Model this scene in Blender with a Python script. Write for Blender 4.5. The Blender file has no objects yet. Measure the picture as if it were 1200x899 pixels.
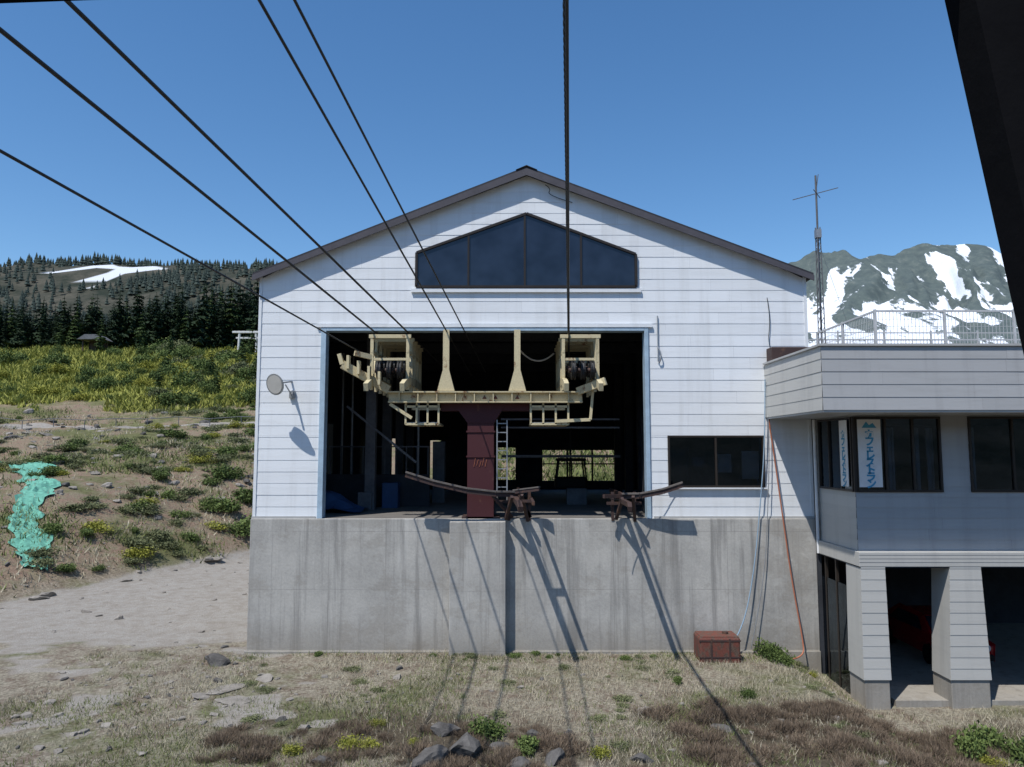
import bpy, math, random
import numpy as np
from mathutils import Vector, Matrix
random.seed(7); rng=np.random.default_rng(7)
D=bpy.data; C=bpy.context; SC=C.scene
# ------------------------------------------------------------ materials
def nt(name):
    m=D.materials.new(name); m.use_nodes=True; t=m.node_tree; t.nodes.clear()
    o=t.nodes.new('ShaderNodeOutputMaterial'); return m,t,o
def N(t,ty,**kw):
    n=t.nodes.new(ty)
    for k,v in kw.items():
        if k.startswith('i_'): n.inputs[k[2:].replace('_',' ')].default_value=v
        else: setattr(n,k,v)
    return n
def pos(t,scale=(1,1,1)):
    g=N(t,'ShaderNodeNewGeometry'); m=N(t,'ShaderNodeMapping'); m.inputs['Scale'].default_value=scale
    t.links.new(g.outputs['Position'],m.inputs['Vector']); return m.outputs['Vector']
def noise(t,vec,scale,detail=6,rough=.6):
    n=N(t,'ShaderNodeTexNoise'); n.inputs['Scale'].default_value=scale; n.inputs['Detail'].default_value=detail; n.inputs['Roughness'].default_value=rough
    t.links.new(vec,n.inputs['Vector']); return n.outputs['Fac']
def ramp(t,fac,stops):
    r=N(t,'ShaderNodeValToRGB'); e=r.color_ramp.elements
    while len(e)<len(stops): e.new(.5)
    for el,(p,c) in zip(e,stops):
        el.position=p; el.color=(c[0],c[1],c[2],1) if hasattr(c,'__len__') else (c,c,c,1)
    t.links.new(fac,r.inputs['Fac']); return r.outputs['Color']
def mix(t,fac,a,b,mode='MIX'):
    m=N(t,'ShaderNodeMix',data_type='RGBA',blend_type=mode)
    for s,v in ((m.inputs[0],fac),(m.inputs[6],a),(m.inputs[7],b)):
        if isinstance(v,bpy.types.NodeSocket): t.links.new(v,s)
        elif hasattr(v,'__len__'): s.default_value=(v[0],v[1],v[2],1)
        else: s.default_value=v
    return m.outputs[2]
def attr(t,name):
    a=N(t,'ShaderNodeAttribute'); a.attribute_name=name; return a
def bsdf(t,o,col,rough=.8,metal=0,bump=None,bstr=.3,bdist=.02,spec=.3):
    b=N(t,'ShaderNodeBsdfPrincipled')
    if isinstance(col,bpy.types.NodeSocket): t.links.new(col,b.inputs['Base Color'])
    else: b.inputs['Base Color'].default_value=(*col,1)
    if isinstance(rough,bpy.types.NodeSocket): t.links.new(rough,b.inputs['Roughness'])
    else: b.inputs['Roughness'].default_value=rough
    b.inputs['Metallic'].default_value=metal
    b.inputs['Specular IOR Level'].default_value=spec
    if bump is not None:
        bp=N(t,'ShaderNodeBump'); bp.inputs['Strength'].default_value=bstr; bp.inputs['Distance'].default_value=bdist
        t.links.new(bump,bp.inputs['Height']); t.links.new(bp.outputs[0],b.inputs['Normal'])
    t.links.new(b.outputs[0],o.inputs['Surface']); return b
def simple(name,col,rough=.7,var=.25,scale=3,metal=0,bs=.15,streak=False,spec=.3):
    m,t,o=nt(name); v=pos(t,(1,1,.15) if streak else (1,1,1))
    n=noise(t,v,scale); n2=noise(t,pos(t),scale*9,4)
    lo=[c*(1-var) for c in col]; hi=[min(1,c*(1+var)) for c in col]
    c=ramp(t,n,[(.3,lo),(.7,hi)])
    c=mix(t,.25,c,ramp(t,n2,[(.35,lo),(.65,hi)]))
    bsdf(t,o,c,rough,metal,n2,bs,.01,spec); return m
def rusty(name,col,rust=(.16,.06,.03),amt=.5,scale=2.5):
    m,t,o=nt(name); n=noise(t,pos(t,(1,1,.6)),scale,8,.7); n2=noise(t,pos(t),30,3)
    f=ramp(t,n,[(amt,0),(amt+.08,1)])
    c=mix(t,f,ramp(t,n2,[(.3,[x*.8 for x in col]),(.7,col)]),ramp(t,n2,[(.3,[x*.6 for x in rust]),(.7,[x*1.4 for x in rust])]))
    bsdf(t,o,c,.65,0,n2,.2,.01); return m
def siding_mat(name,col,dirt):
    m,t,o=nt(name); a=attr(t,'tint')
    c=ramp(t,a.outputs['Fac'],[(0,[x*.94 for x in col]),(1,[min(1,x*1.02) for x in col])])
    s=noise(t,pos(t,(1.6,1.6,.12)),1.3,7,.65); s2=noise(t,pos(t),14,4); s3=noise(t,pos(t,(.25,.25,2.2)),2.2,5,.7)
    c=mix(t,ramp(t,s,[(.5,0),(.75,.6)]),c,dirt); c=mix(t,ramp(t,s2,[(.62,0),(.8,.25)]),c,dirt)
    c=mix(t,ramp(t,s3,[(.5,0),(.75,.35)]),c,dirt)
    bsdf(t,o,c,.45,0,s3,.10,.03); return m
M={}
M['siding']=siding_mat('white_metal_siding',(.74,.765,.79),(.54,.55,.55))
M['sidingG']=siding_mat('grey_metal_siding',(.37,.375,.38),(.26,.26,.26))
M['sidingGd']=siding_mat('grey_trim',(.42,.42,.41),(.29,.29,.28))
M['sidingS']=siding_mat('pale_grey_siding',(.47,.465,.44),(.32,.32,.31))
M['roof']=simple('dark_roof_metal',(.035,.033,.037),.5,.3,2)
M['verge']=simple('verge_trim',(.075,.07,.08),.5,.2,2)
M['frame']=simple('dark_window_frame',(.03,.024,.02),.4,.2)
M['white']=simple('white_paint',(.7,.7,.7),.5,.1)
M['ltblue']=simple('light_blue_paint',(.33,.44,.54),.55,.2)
M['cream']=rusty('cream_painted_steel',(.60,.52,.33),(.2,.1,.05),.58,3)
M['maroon']=rusty('maroon_painted_steel',(.065,.018,.022),(.10,.045,.035),.6,3)
M['rust']=rusty('rusty_steel',(.06,.038,.035),(.11,.06,.04),.55,4)
M['rope']=simple('greased_rope',(.03,.03,.032),.5,.3,20)
M['black']=simple('black_rubber',(.012,.012,.013),.6,.3)
M['cabin']=simple('matt_black_cabin_trim',(.006,.006,.007),.95,.3,spec=.05)
M['timber']=simple('weathered_timber',(.13,.115,.105),.8,.3,6)
M['steel']=simple('galvanised_steel',(.33,.34,.35),.4,.2,5,.5)
M['greyp']=simple('grey_paint',(.45,.46,.47),.5,.15,5)
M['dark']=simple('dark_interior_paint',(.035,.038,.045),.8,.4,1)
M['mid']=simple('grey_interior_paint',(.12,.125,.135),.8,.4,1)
M['floor']=simple('station_floor',(.15,.14,.13),.8,.3,1)
M['tarp']=simple('blue_tarp',(.03,.07,.16),.6,.3,2)
M['orange']=simple('orange_hose',(.38,.14,.08),.5,.1)
M['bluehose']=simple('blue_hose',(.24,.34,.44),.5,.1)
M['boxred']=rusty('red_tank_paint',(.16,.055,.04),(.10,.065,.05),.47,6)
M['carred']=simple('red_car_paint',(.35,.01,.015),.25,.05,1,spec=.6)
M['netgreen']=simple('green_netting',(.13,.34,.26),.85,.4,5,bs=.5,spec=.1)
M['rock']=simple('rock',(.23,.21,.185),.9,.4,2.5,bs=.8)
M['rockd']=simple('dark_rock',(.10,.095,.09),.9,.5,2.5,bs=1,spec=.1)
M['torii']=simple('torii_stone',(.6,.6,.58),.7,.1)
M['bark']=simple('bark',(.1,.07,.05),.9,.3,4)
M['curtain']=simple('curtain',(.5,.48,.44),.9,.1,4)
def concrete():
    m,t,o=nt('weathered_concrete'); n=noise(t,pos(t),.55,9,.68); n2=noise(t,pos(t),14,6,.7)
    c=ramp(t,n,[(.32,(.29,.282,.265)),(.5,(.40,.39,.365)),(.68,(.50,.485,.45))])
    c=mix(t,.3,c,ramp(t,n2,[(.35,(.27,.26,.245)),(.65,(.48,.465,.43))]))
    s=noise(t,pos(t,(2.6,2.6,.1)),1.2,8,.72)
    c=mix(t,ramp(t,s,[(.5,0),(.66,.75)]),c,(.2,.195,.185))
    s=noise(t,pos(t,(1.3,1.3,.14)),2.1,6,.65)
    c=mix(t,ramp(t,s,[(.56,0),(.72,.5)]),c,(.54,.53,.5))
    s=noise(t,pos(t,(.5,.5,.8)),.8,6,.75)
    c=mix(t,ramp(t,s,[(.53,0),(.58,.35)]),c,(.26,.24,.21))
    g=N(t,'ShaderNodeNewGeometry'); sx=N(t,'ShaderNodeSeparateXYZ'); t.links.new(g.outputs['Position'],sx.inputs[0])
    def line(sock,period,w,off):
        a=N(t,'ShaderNodeMath',operation='ADD'); t.links.new(sock,a.inputs[0]); a.inputs[1].default_value=off+100*period
        b=N(t,'ShaderNodeMath',operation='MODULO'); t.links.new(a.outputs[0],b.inputs[0]); b.inputs[1].default_value=period
        k=N(t,'ShaderNodeMath',operation='LESS_THAN'); t.links.new(b.outputs[0],k.inputs[0]); k.inputs[1].default_value=w
        return k.outputs[0]
    l1=line(sx.outputs[0],1.8,.02,.4); l2=line(sx.outputs[2],1.8,.02,.75)
    mx=N(t,'ShaderNodeMath',operation='MAXIMUM'); t.links.new(l1,mx.inputs[0]); t.links.new(l2,mx.inputs[1])
    k=N(t,'ShaderNodeMath',operation='MULTIPLY'); t.links.new(mx.outputs[0],k.inputs[0]); t.links.new(ramp(t,n,[(.35,.05),(.65,.5)]),k.inputs[1])
    c=mix(t,k.outputs[0],c,(.16,.155,.15))
    zr=N(t,'ShaderNodeMapRange'); t.links.new(sx.outputs[2],zr.inputs[0]); zr.inputs[1].default_value=-6.3; zr.inputs[2].default_value=-5.2; zr.inputs[3].default_value=.9; zr.inputs[4].default_value=0
    zm=N(t,'ShaderNodeMath',operation='MULTIPLY'); t.links.new(zr.outputs[0],zm.inputs[0]); t.links.new(n,zm.inputs[1])
    c=mix(t,zm.outputs[0],c,(.17,.14,.1))
    bsdf(t,o,c,.85,0,n2,.35,.02); return m
M['conc']=concrete()
def glassmat(name,tint,refl=.12):
    m,t,o=nt(name); tr=N(t,'ShaderNodeBsdfTransparent'); tr.inputs[0].default_value=(*tint,1)
    gl=N(t,'ShaderNodeBsdfGlossy'); gl.inputs['Roughness'].default_value=.02; gl.inputs[0].default_value=(.75,.88,1,1)
    n=noise(t,pos(t),.9,2); bp=N(t,'ShaderNodeBump'); bp.inputs['Strength'].default_value=.04; bp.inputs['Distance'].default_value=.1
    t.links.new(n,bp.inputs['Height']); t.links.new(bp.outputs[0],gl.inputs['Normal'])
    f=N(t,'ShaderNodeFresnel'); f.inputs[0].default_value=1.5
    ad=N(t,'ShaderNodeMath',operation='ADD'); t.links.new(f.outputs[0],ad.inputs[0]); ad.inputs[1].default_value=refl-.04
    mx=N(t,'ShaderNodeMixShader'); t.links.new(ad.outputs[0],mx.inputs[0]); t.links.new(tr.outputs[0],mx.inputs[1]); t.links.new(gl.outputs[0],mx.inputs[2])
    t.links.new(mx.outputs[0],o.inputs[0]); return m
M['glass']=glassmat('window_glass',(.55,.6,.66),.05)
M['glassd']=glassmat('tinted_glass',(.16,.18,.22),.08)
def leafmat(name,c1,c2,c3):
    m,t,o=nt(name); a=attr(t,'tint'); oi=N(t,'ShaderNodeObjectInfo')
    c=ramp(t,a.outputs['Fac'],[(0,c1),(.5,c2),(1,c3)])
    c=mix(t,.35,c,ramp(t,oi.outputs['Random'],[(0,c1),(1,c3)]))
    b=bsdf(t,o,c,.75,spec=.15); return m
M['leafg']=leafmat('shrub_green',(.04,.06,.02),(.085,.125,.035),(.17,.22,.07))
M['leafs']=leafmat('sage_shrub',(.06,.07,.035),(.125,.14,.065),(.22,.235,.12))
M['leafy']=leafmat('shrub_yellow_green',(.12,.13,.02),(.22,.23,.04),(.36,.35,.07))
M['leafb']=leafmat('shrub_dry',(.08,.06,.045),(.16,.12,.085),(.26,.2,.145))
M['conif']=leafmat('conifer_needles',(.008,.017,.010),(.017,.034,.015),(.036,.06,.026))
M['coniffar']=leafmat('hazed_far_conifer_needles',(.026,.04,.036),(.04,.055,.047),(.058,.075,.06))  # bluish distance haze is mixed into these needle colours
M['straw']=leafmat('dry_grass_blades',(.24,.205,.145),(.38,.34,.25),(.54,.495,.38))
M['bamboo']=leafmat('bamboo_grass_leaves',(.15,.16,.035),(.32,.33,.075),(.5,.49,.13))
M['ggrass']=leafmat('green_grass_blades',(.07,.09,.03),(.15,.18,.06),(.26,.28,.11))

# ------------------------------------------------------------ geometry helpers
def link(o,parent=None):
    SC.collection.objects.link(o)
    if parent: o.parent=parent
    return o
def empty(name,loc=(0,0,0)):
    e=D.objects.new(name,None); e.empty_display_size=.3; link(e); return e
def mesh(name,v,f,mat,parent=None,smooth=False):
    me=D.meshes.new(name); me.from_pydata([tuple(map(float,p)) for p in v],[],[tuple(map(int,q)) for q in f]); me.update()
    if mat: me.materials.append(mat)
    if smooth: me.polygons.foreach_set('use_smooth',[True]*len(me.polygons))
    return link(D.objects.new(name,me),parent)
def box(name,a,b,mat,parent=None,bev=0):
    x0,y0,z0=a; x1,y1,z1=b
    v=[(x0,y0,z0),(x1,y0,z0),(x1,y1,z0),(x0,y1,z0),(x0,y0,z1),(x1,y0,z1),(x1,y1,z1),(x0,y1,z1)]
    f=[(0,3,2,1),(4,5,6,7),(0,1,5,4),(1,2,6,5),(2,3,7,6),(3,0,4,7)]
    o=mesh(name,v,f,mat,parent)
    if bev:
        m=o.modifiers.new('b','BEVEL'); m.width=bev; m.segments=2
    return o
def beam(name,p,q,w,h,mat,parent=None,up=(0,0,1)):
    p=Vector(p);q=Vector(q); d=(q-p).normalized(); u=Vector(up)
    if abs(d.dot(u))>.98: u=Vector((0,1,0))
    s=d.cross(u).normalized(); u=s.cross(d).normalized()
    v=[]
    for e in (p,q):
        for a,b in ((-1,-1),(1,-1),(1,1),(-1,1)): v.append(e+s*a*w/2+u*b*h/2)
    return mesh(name,v,[(0,1,2,3),(7,6,5,4),(0,4,5,1),(1,5,6,2),(2,6,7,3),(3,7,4,0)],mat,parent)
def tube(name,pts,r,mat,parent=None,res=4,smooth=False):
    cu=D.curves.new(name,'CURVE'); cu.dimensions='3D'; cu.bevel_depth=r; cu.bevel_resolution=res; cu.use_fill_caps=True
    if smooth:
        s=cu.splines.new('NURBS'); s.points.add(len(pts)-1)
        for i,p in enumerate(pts): s.points[i].co=(*p,1)
        s.order_u=3; s.use_endpoint_u=True; s.resolution_u=8
    else:
        s=cu.splines.new('POLY'); s.points.add(len(pts)-1)
        for i,p in enumerate(pts): s.points[i].co=(*p,1)
    cu.materials.append(mat); return link(D.objects.new(name,cu),parent)
def cyl(name,c,r,h,axis,mat,parent=None,n=24,r2=None):
    r2=r if r2 is None else r2; v=[];f=[]
    for k,(rr,t) in enumerate(((r,-h/2),(r2,h/2))):
        for i in range(n):
            a=2*math.pi*i/n; p=(rr*math.cos(a),rr*math.sin(a),t)
            if axis=='x': p=(p[2],p[0],p[1])
            if axis=='y': p=(p[0],p[2],p[1])
            v.append((c[0]+p[0],c[1]+p[1],c[2]+p[2]))
    f=[(i,(i+1)%n,n+(i+1)%n,n+i) for i in range(n)]+[tuple(range(n))[::-1],tuple(range(n,2*n))]
    return mesh(name,v,f,mat,parent)
def set_tint(me,vals):
    a=me.attributes.new('tint','FLOAT','POINT'); a.data.foreach_set('value',np.asarray(vals,dtype=np.float32))
def siding(name,ends,z0,z1,h,holes,mp,mat,parent,lip=.009,jl=3.6):
    """rows of lapped boards; mp(u,z,out)->xyz"""
    V=[];F=[];T=[]
    z=z0
    while z<z1-1e-4:
        zt=min(z+h,z1); cuts=sorted({z,zt}|{c for H in holes for c in H[2:4] if z<c<zt})
        off=random.random()*jl
        for a,b in zip(cuts[:-1],cuts[1:]):
            m=(a+b)/2; la,ra=ends(a);lb,rb=ends(b)
            segs=[[min(la,lb),max(ra,rb)]]
            for H in holes:
                if H[2]<m<H[3]:
                    n=[]
                    for s in segs:
                        if H[1]<=s[0] or H[0]>=s[1]: n.append(s);continue
                        if H[0]>s[0]: n.append([s[0],H[0]])
                        if H[1]<s[1]: n.append([H[1],s[1]])
                    segs=n
            for s in segs:
                js=[s[0]]; u=math.floor((s[0]-off)/jl)*jl+off
                while u<s[1]:
                    if u>s[0]+1.25 and u<s[1]-1.25: js.append(u)
                    u+=jl
                js.append(s[1])
                for i in range(len(js)-1):
                    u0,u1=js[i]+(.001 if i else 0),js[i+1]-.001
                    jit=random.random()*.003; oa=lip*(1-(a-z)/h)+jit; ob=lip*(1-(b-z)/h)+jit
                    A0,A1,B0,B1=max(u0,la),min(u1,ra),max(u0,lb),min(u1,rb)
                    if A1<=A0: continue
                    if B1<=B0: B0=B1=(A0+A1)/2
                    k=len(V); V+= [mp(A0,a,oa),mp(A1,a,oa),mp(B1,b,ob),mp(B0,b,ob),mp(A0,a,-.01),mp(A1,a,-.01)]
                    F+= [(k,k+1,k+2,k+3),(k+4,k+5,k+1,k)]; T+=[random.random()]*6
        z=zt
    o=mesh(name,V,F,mat,parent); set_tint(o.data,T); return o

# ------------------------------------------------------------ terrain function
def vn(x,y,seed=0):
    x=np.asarray(x,float);y=np.asarray(y,float)
    xi=np.floor(x);yi=np.floor(y);fx=x-xi;fy=y-yi;fx=fx*fx*(3-2*fx);fy=fy*fy*(3-2*fy)
    def h(a,b): 
        s=np.sin(a*127.1+b*311.7+seed*74.7)*43758.5453; return s-np.floor(s)
    return (h(xi,yi)*(1-fx)+h(xi+1,yi)*fx)*(1-fy)+(h(xi,yi+1)*(1-fx)+h(xi+1,yi+1)*fx)*fy
def fbm(x,y,seed=0,o=4):
    r=0;a=.5
    for i in range(o): r=r+a*(vn(x*2**i,y*2**i,seed+i)-.5)*2; a*=.5
    return r
def ss(a,b,x):
    t=np.clip((x-a)/(b-a),0,1); return t*t*(3-2*t)
def toe(x): return np.clip(45+(x+15)*2.2,18,46)
def H(x,y):
    x=np.asarray(x,float);y=np.asarray(y,float); d=y+24; dt=toe(x)
    t=np.clip((d-dt)/(72-dt),0,1)
    z=-6.25+8.6*t
    R=1-.35*ss(-5,40,x)
    z=z+15.4*np.clip((d-74)/54,0,1)*R+ .05*np.clip(d-128,0,172)
    L=1-ss(-150,220,x)
    z=z+ss(290,610,d)*(108*L+15)
    z=z-np.clip(d-640,0,1500)*.06
    z=z-.65*ss(7.8,10,x)*(1-ss(10,40,y))
    z=z-.035*np.clip(-y,0,30)
    z=z+fbm(x/5,y/5,1)*(.08+.6*ss(0,.1,t)) + fbm(x/1.3,y/1.3,5,3)*(.04+.16*ss(0,.1,t))
    z=z+fbm(x/18,y/18,9)*1.6*ss(78,110,d)+fbm(x/70,y/70,12)*14*ss(330,500,d)
    z=z+ss(120,700,-y)*(110+fbm(x/160,y/160,19)*50)  # unseen hills added behind the camera to darken the window reflections
    return z
def Hs(x,y): return float(H(np.array([x]),np.array([y]))[0])

xs=np.unique(np.concatenate([-np.geomspace(75,6000,60),np.arange(-75,-12,.8),np.arange(-12,16,.25),np.arange(16,60,1.5),np.geomspace(60,6000,50)]))
ys=np.unique(np.concatenate([-np.geomspace(30,3000,34),np.arange(-30,-11,1),np.arange(-11,4,.25),np.arange(4,60,.8),np.arange(60,120,1.6),np.geomspace(120,6000,110)]))
X,Y=np.meshgrid(xs,ys); Z=H(X,Y)
nx,ny=len(xs),len(ys)
V=np.stack([X.ravel(),Y.ravel(),Z.ravel()],1)
I=np.arange(nx*ny).reshape(ny,nx); F=np.stack([I[:-1,:-1].ravel(),I[:-1,1:].ravel(),I[1:,1:].ravel(),I[1:,:-1].ravel()],1)
def fastmesh(name,V,F,mat,parent=None,smooth=False,attrs={}):
    me=D.meshes.new(name); k=F.shape[1]
    me.vertices.add(len(V)); me.vertices.foreach_set('co',V.astype(np.float32).ravel())
    me.loops.add(F.size); me.loops.foreach_set('vertex_index',F.astype(np.int32).ravel())
    me.polygons.add(len(F)); me.polygons.foreach_set('loop_start',np.arange(0,F.size,k,dtype=np.int32)); me.polygons.foreach_set('loop_total',np.full(len(F),k,dtype=np.int32))
    if smooth: me.polygons.foreach_set('use_smooth',np.ones(len(F),dtype=bool))
    me.update(calc_edges=True); me.validate()
    for n,v in attrs.items():
        a=me.attributes.new(n,'FLOAT','POINT'); a.data.foreach_set('value',v.astype(np.float32).ravel())
    me.materials.append(mat); return link(D.objects.new(name,me),parent)
DD=Y+24; tt=(DD-toe(X))/(72-toe(X))
gravel=ss(24.0,26.5,DD+fbm(X/3,Y/3,3)*2.5)*(1-ss(-.03,.06,tt+fbm(X/4,Y/4,4)*.05))*(1-ss(-9.5,-7.6,X))
gravel=np.maximum(gravel,(np.abs(DD-73)<2)*.8)
gravel=np.maximum(gravel,.75*ss(.05,.35,fbm(X/2.2+7,Y/1.4,22))*(X<-4)*(Y<1.5)*(Y>-7.5))
bamboo=ss(82,88,DD+fbm(X/6,Y/6,6)*8)*(1-ss(300,400,DD))
slope=ss(0,.08,tt)*(1-bamboo)
far=np.maximum(ss(124,140,DD),ss(60,200,-Y))
brush=ss(-.25,.3,fbm(X/2.5,Y/2.0,93)+ss(1,5,X)*.35-ss(-5.2,-3.8,Y)*.9+.1)*(Y<-3.2)*(X>-7)
def groundmat():
    m,t,o=nt('ground_surface'); P=pos(t)
    n1=noise(t,P,.35,8,.65); n2=noise(t,P,2.3,8,.7); n3=noise(t,P,12,6,.7); n4=noise(t,P,45,3,.6)
    straw=ramp(t,n3,[(.3,(.14,.12,.09)),(.5,(.29,.26,.2)),(.7,(.46,.42,.34))])
    soil=ramp(t,n3,[(.3,(.10,.075,.055)),(.55,(.2,.155,.12)),(.7,(.31,.26,.2))])
    c=mix(t,ramp(t,n2,[(.46,0),(.6,.9)]),straw,soil)
    green=ramp(t,n3,[(.3,(.06,.075,.025)),(.7,(.17,.19,.08))])
    c=mix(t,ramp(t,n1,[(.5,0),(.62,.7)]),c,green)
    c=mix(t,attr(t,'brush').outputs['Fac'],c,ramp(t,n3,[(.3,(.05,.042,.032)),(.7,(.16,.13,.09))]))
    sl=mix(t,ramp(t,n2,[(.44,0),(.58,1)]),ramp(t,n3,[(.3,(.13,.085,.058)),(.7,(.36,.265,.2))]),ramp(t,n3,[(.3,(.14,.12,.075)),(.7,(.33,.29,.2))]))
    sl=mix(t,ramp(t,noise(t,P,.16,8,.7),[(.48,0),(.57,.85)]),sl,ramp(t,n2,[(.3,(.06,.075,.025)),(.7,(.18,.19,.08))]))
    c=mix(t,attr(t,'slope').outputs['Fac'],c,sl)
    gr=ramp(t,n4,[(.3,(.22,.2,.175)),(.5,(.36,.335,.3)),(.7,(.5,.475,.43))])
    gr=mix(t,ramp(t,n2,[(.42,0),(.66,.65)]),gr,(.24,.205,.165))
    a=attr(t,'gravel'); mm=N(t,'ShaderNodeMath',operation='MULTIPLY_ADD'); t.links.new(n2,mm.inputs[0]); mm.inputs[1].default_value=.8
    sb=N(t,'ShaderNodeMath',operation='SUBTRACT'); t.links.new(a.outputs['Fac'],sb.inputs[0]); sb.inputs[1].default_value=.4; t.links.new(sb.outputs[0],mm.inputs[2])
    c=mix(t,ramp(t,mm.outputs[0],[(.38,0),(.55,1)]),c,gr)
    bb=ramp(t,noise(t,P,.5,6,.7),[(.3,(.10,.11,.025)),(.7,(.30,.30,.07))])
    c=mix(t,attr(t,'bamboo').outputs['Fac'],c,bb)
    fr=ramp(t,noise(t,P,.03,6,.7),[(.4,(.025,.032,.024)),(.65,(.095,.088,.07))])
    c=mix(t,attr(t,'far').outputs['Fac'],c,fr)
    c=mix(t,ramp(t,attr(t,'snow').outputs['Fac'],[(.45,0),(.55,1)]),c,(.55,.58,.62))
    ad=N(t,'ShaderNodeMath',operation='ADD'); t.links.new(n3,ad.inputs[0]); t.links.new(n4,ad.inputs[1])
    bsdf(t,o,c,.95,0,ad.outputs[0],.8,.07,.1); return m
sn=np.exp(-(((X+290)/22)**2+((DD-535)/22)**2))*1.0+fbm(X/7,Y/12,31)*1.5
sn=sn*(np.hypot((X+290)/40,(DD-535)/42)<1.1)
fastmesh('ground',V,F,groundmat(),None,True,{'gravel':gravel,'bamboo':bamboo,'slope':slope,'far':far,'snow':sn,'brush':brush})

# ------------------------------------------------------------ snowy mountain
mx=np.linspace(300,3600,560); my=np.linspace(1300,3700,240); MX,MY=np.meshgrid(mx,my)
crest=np.interp(MX,[300,700,900,1006,1060,1110,1160,1219,1290,1342,1400,1466,1540,1620,1690,1740,1833,2130,2600,3600],[330,520,640,668,700,692,700,672,690,688,716,735,742,752,748,738,700,620,470,200])
crest=crest+fbm(MX/70,MX*0+3,44,4)*9
dy=(2600+fbm(MX/400,MX*0,45)*160)-MY
f=np.where(dy>0,np.clip(1-dy/1500,0,1)**1.15,np.clip(1+dy/1500,0,1)**1.3)
wx=MX+fbm(MX/300,MY/300,46)*120+dy*.35
rid=np.abs(fbm(wx/130,MY/800,41,4))*2
rid2=np.abs(fbm(wx/50,MY/420,48,3))*2
gul=np.clip(1-rid,0,1)
mz=crest*f-gul*75*np.clip(dy/300,0,1)*f-rid2*16*np.clip(dy/150,0,1)+fbm(MX/60,MY/60,43,4)*10*np.clip(dy/150,0,1)
I=np.arange(mx.size*my.size).reshape(my.size,mx.size); F=np.stack([I[:-1,:-1].ravel(),I[:-1,1:].ravel(),I[1:,1:].ravel(),I[1:,:-1].ravel()],1)
snow=.42*gul+.55*(fbm(wx/95,MY/300,51,5)+.5)+.25*fbm(wx/30,MY/110,52,4)+.13*ss(1300,1600,MX)-.22*ss(.88,.99,f)*(1-.5*ss(1500,1700,MX))+.10*ss(.95,.8,f)*0
snow=snow+.08*(1-ss(1040,1090,MX))
def mtn():
    m,t,o=nt('snow_and_hazed_rock')
    f=noise(t,pos(t),.03,8,.7); f2=noise(t,pos(t,(1,.3,.3)),.05,8,.75)
    rock=ramp(t,f,[(.3,(.055,.075,.08)),(.55,(.085,.11,.105)),(.75,(.15,.165,.155))])  # rock colour includes painted blue-grey distance haze
    a=attr(t,'snow'); ad=N(t,'ShaderNodeMath',operation='MULTIPLY_ADD'); t.links.new(f2,ad.inputs[0]); ad.inputs[1].default_value=.5; t.links.new(a.outputs['Fac'],ad.inputs[2])
    c=mix(t,ramp(t,ad.outputs[0],[(.865,0),(.895,1)]),rock,(.72,.76,.82))
    bsdf(t,o,c,.9,0,f,.4,8); return m
fastmesh('snowy_mountain',np.stack([MX.ravel(),MY.ravel(),mz.ravel()],1),F,mtn(),None,True,{'snow':snow})

# ------------------------------------------------------------ station building
ST=empty('ropeway_station_building')
XL,XR,ZB,ZC,ZE,ZA,XA=-8.25,9.62,-6.35,-2.14,5.72,9.12,.48
OX0,OX1,OZ1=-6.07,4.33,3.92
def ends(z):
    if z<=ZE: return XL,XR
    k=(z-ZE)/(ZA-ZE); return XL+(XA-XL)*k,XR+(XA-XR)*k
WX0,WX1,WZ0,WZ1=5.01,8.1,-1.16,.5
siding('front_siding',ends,ZC,ZA,.37,[(OX0,OX1,ZC,OZ1),(WX0,WX1,WZ0,WZ1)],lambda u,z,o:(u,-o,z),M['siding'],ST)
bk=M['dark']
def prism(name,poly,y0,y1,mat,parent):
    n=len(poly); v=[(x,y0,z) for x,z in poly]+[(x,y1,z) for x,z in poly]
    f=[tuple(range(n)),tuple(range(2*n-1,n-1,-1))]+[(i,i+n,(i+1)%n+n,(i+1)%n) for i in range(n)]
    return mesh(name,v,f,mat,parent)
box('wall_backing_w',(XL+.02,.012,ZC),(OX0,.3,OZ1),bk,ST)
box('wall_backing_e',(OX1,.012,ZC),(WX0,.3,OZ1),bk,ST)
box('wall_backing_e2',(WX1,.012,ZC),(XR-.02,.3,OZ1),bk,ST)
box('wall_backing_e3',(WX0,.012,ZC),(WX1,.3,WZ0),bk,ST)
box('wall_backing_e4',(WX0,.012,WZ1),(WX1,.3,OZ1),bk,ST)
prism('gable_backing',[(XL+.02,OZ1),(XR-.02,OZ1),(XR-.02,ZE-.02),(XA,ZA-.02),(XL+.02,ZE-.02)],.012,.3,bk,ST)
DEP=18
siding('west_siding',lambda z:(0,DEP),ZC,ZE,.37,[],lambda u,z,o:(XL-o,u,z),M['siding'],ST)
box('west_wall',(XL+.012,.3,ZC),(XL+.2,DEP,ZE),bk,ST)
box('east_wall',(XR-.2,.3,ZC),(XR,DEP,ZE),bk,ST)
box('corner_trim_w',(XL-.035,-.035,ZC),(XL+.06,.05,ZE),M['siding'],ST)
box('corner_trim_e',(XR-.06,-.035,ZC),(XR+.035,.05,ZE),M['siding'],ST)
box('concrete_base_front',(XL-.06,-.12,ZB-1),(XR+.02,.5,ZC),M['conc'],ST,.02)
box('concrete_base_body',(XL-.05,.5,ZB-1),(XR+.01,DEP,ZC-.01),M['conc'],ST)
box('concrete_buttress',(-1.95,-.5,ZB-.6),(-.2,-.1,ZC-.06),M['conc'],ST,.02)
box('buttress_foot',(-2.0,-.58,ZB-.6),(-.15,-.48,ZB+.02),M['conc'],ST,.01)
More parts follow.
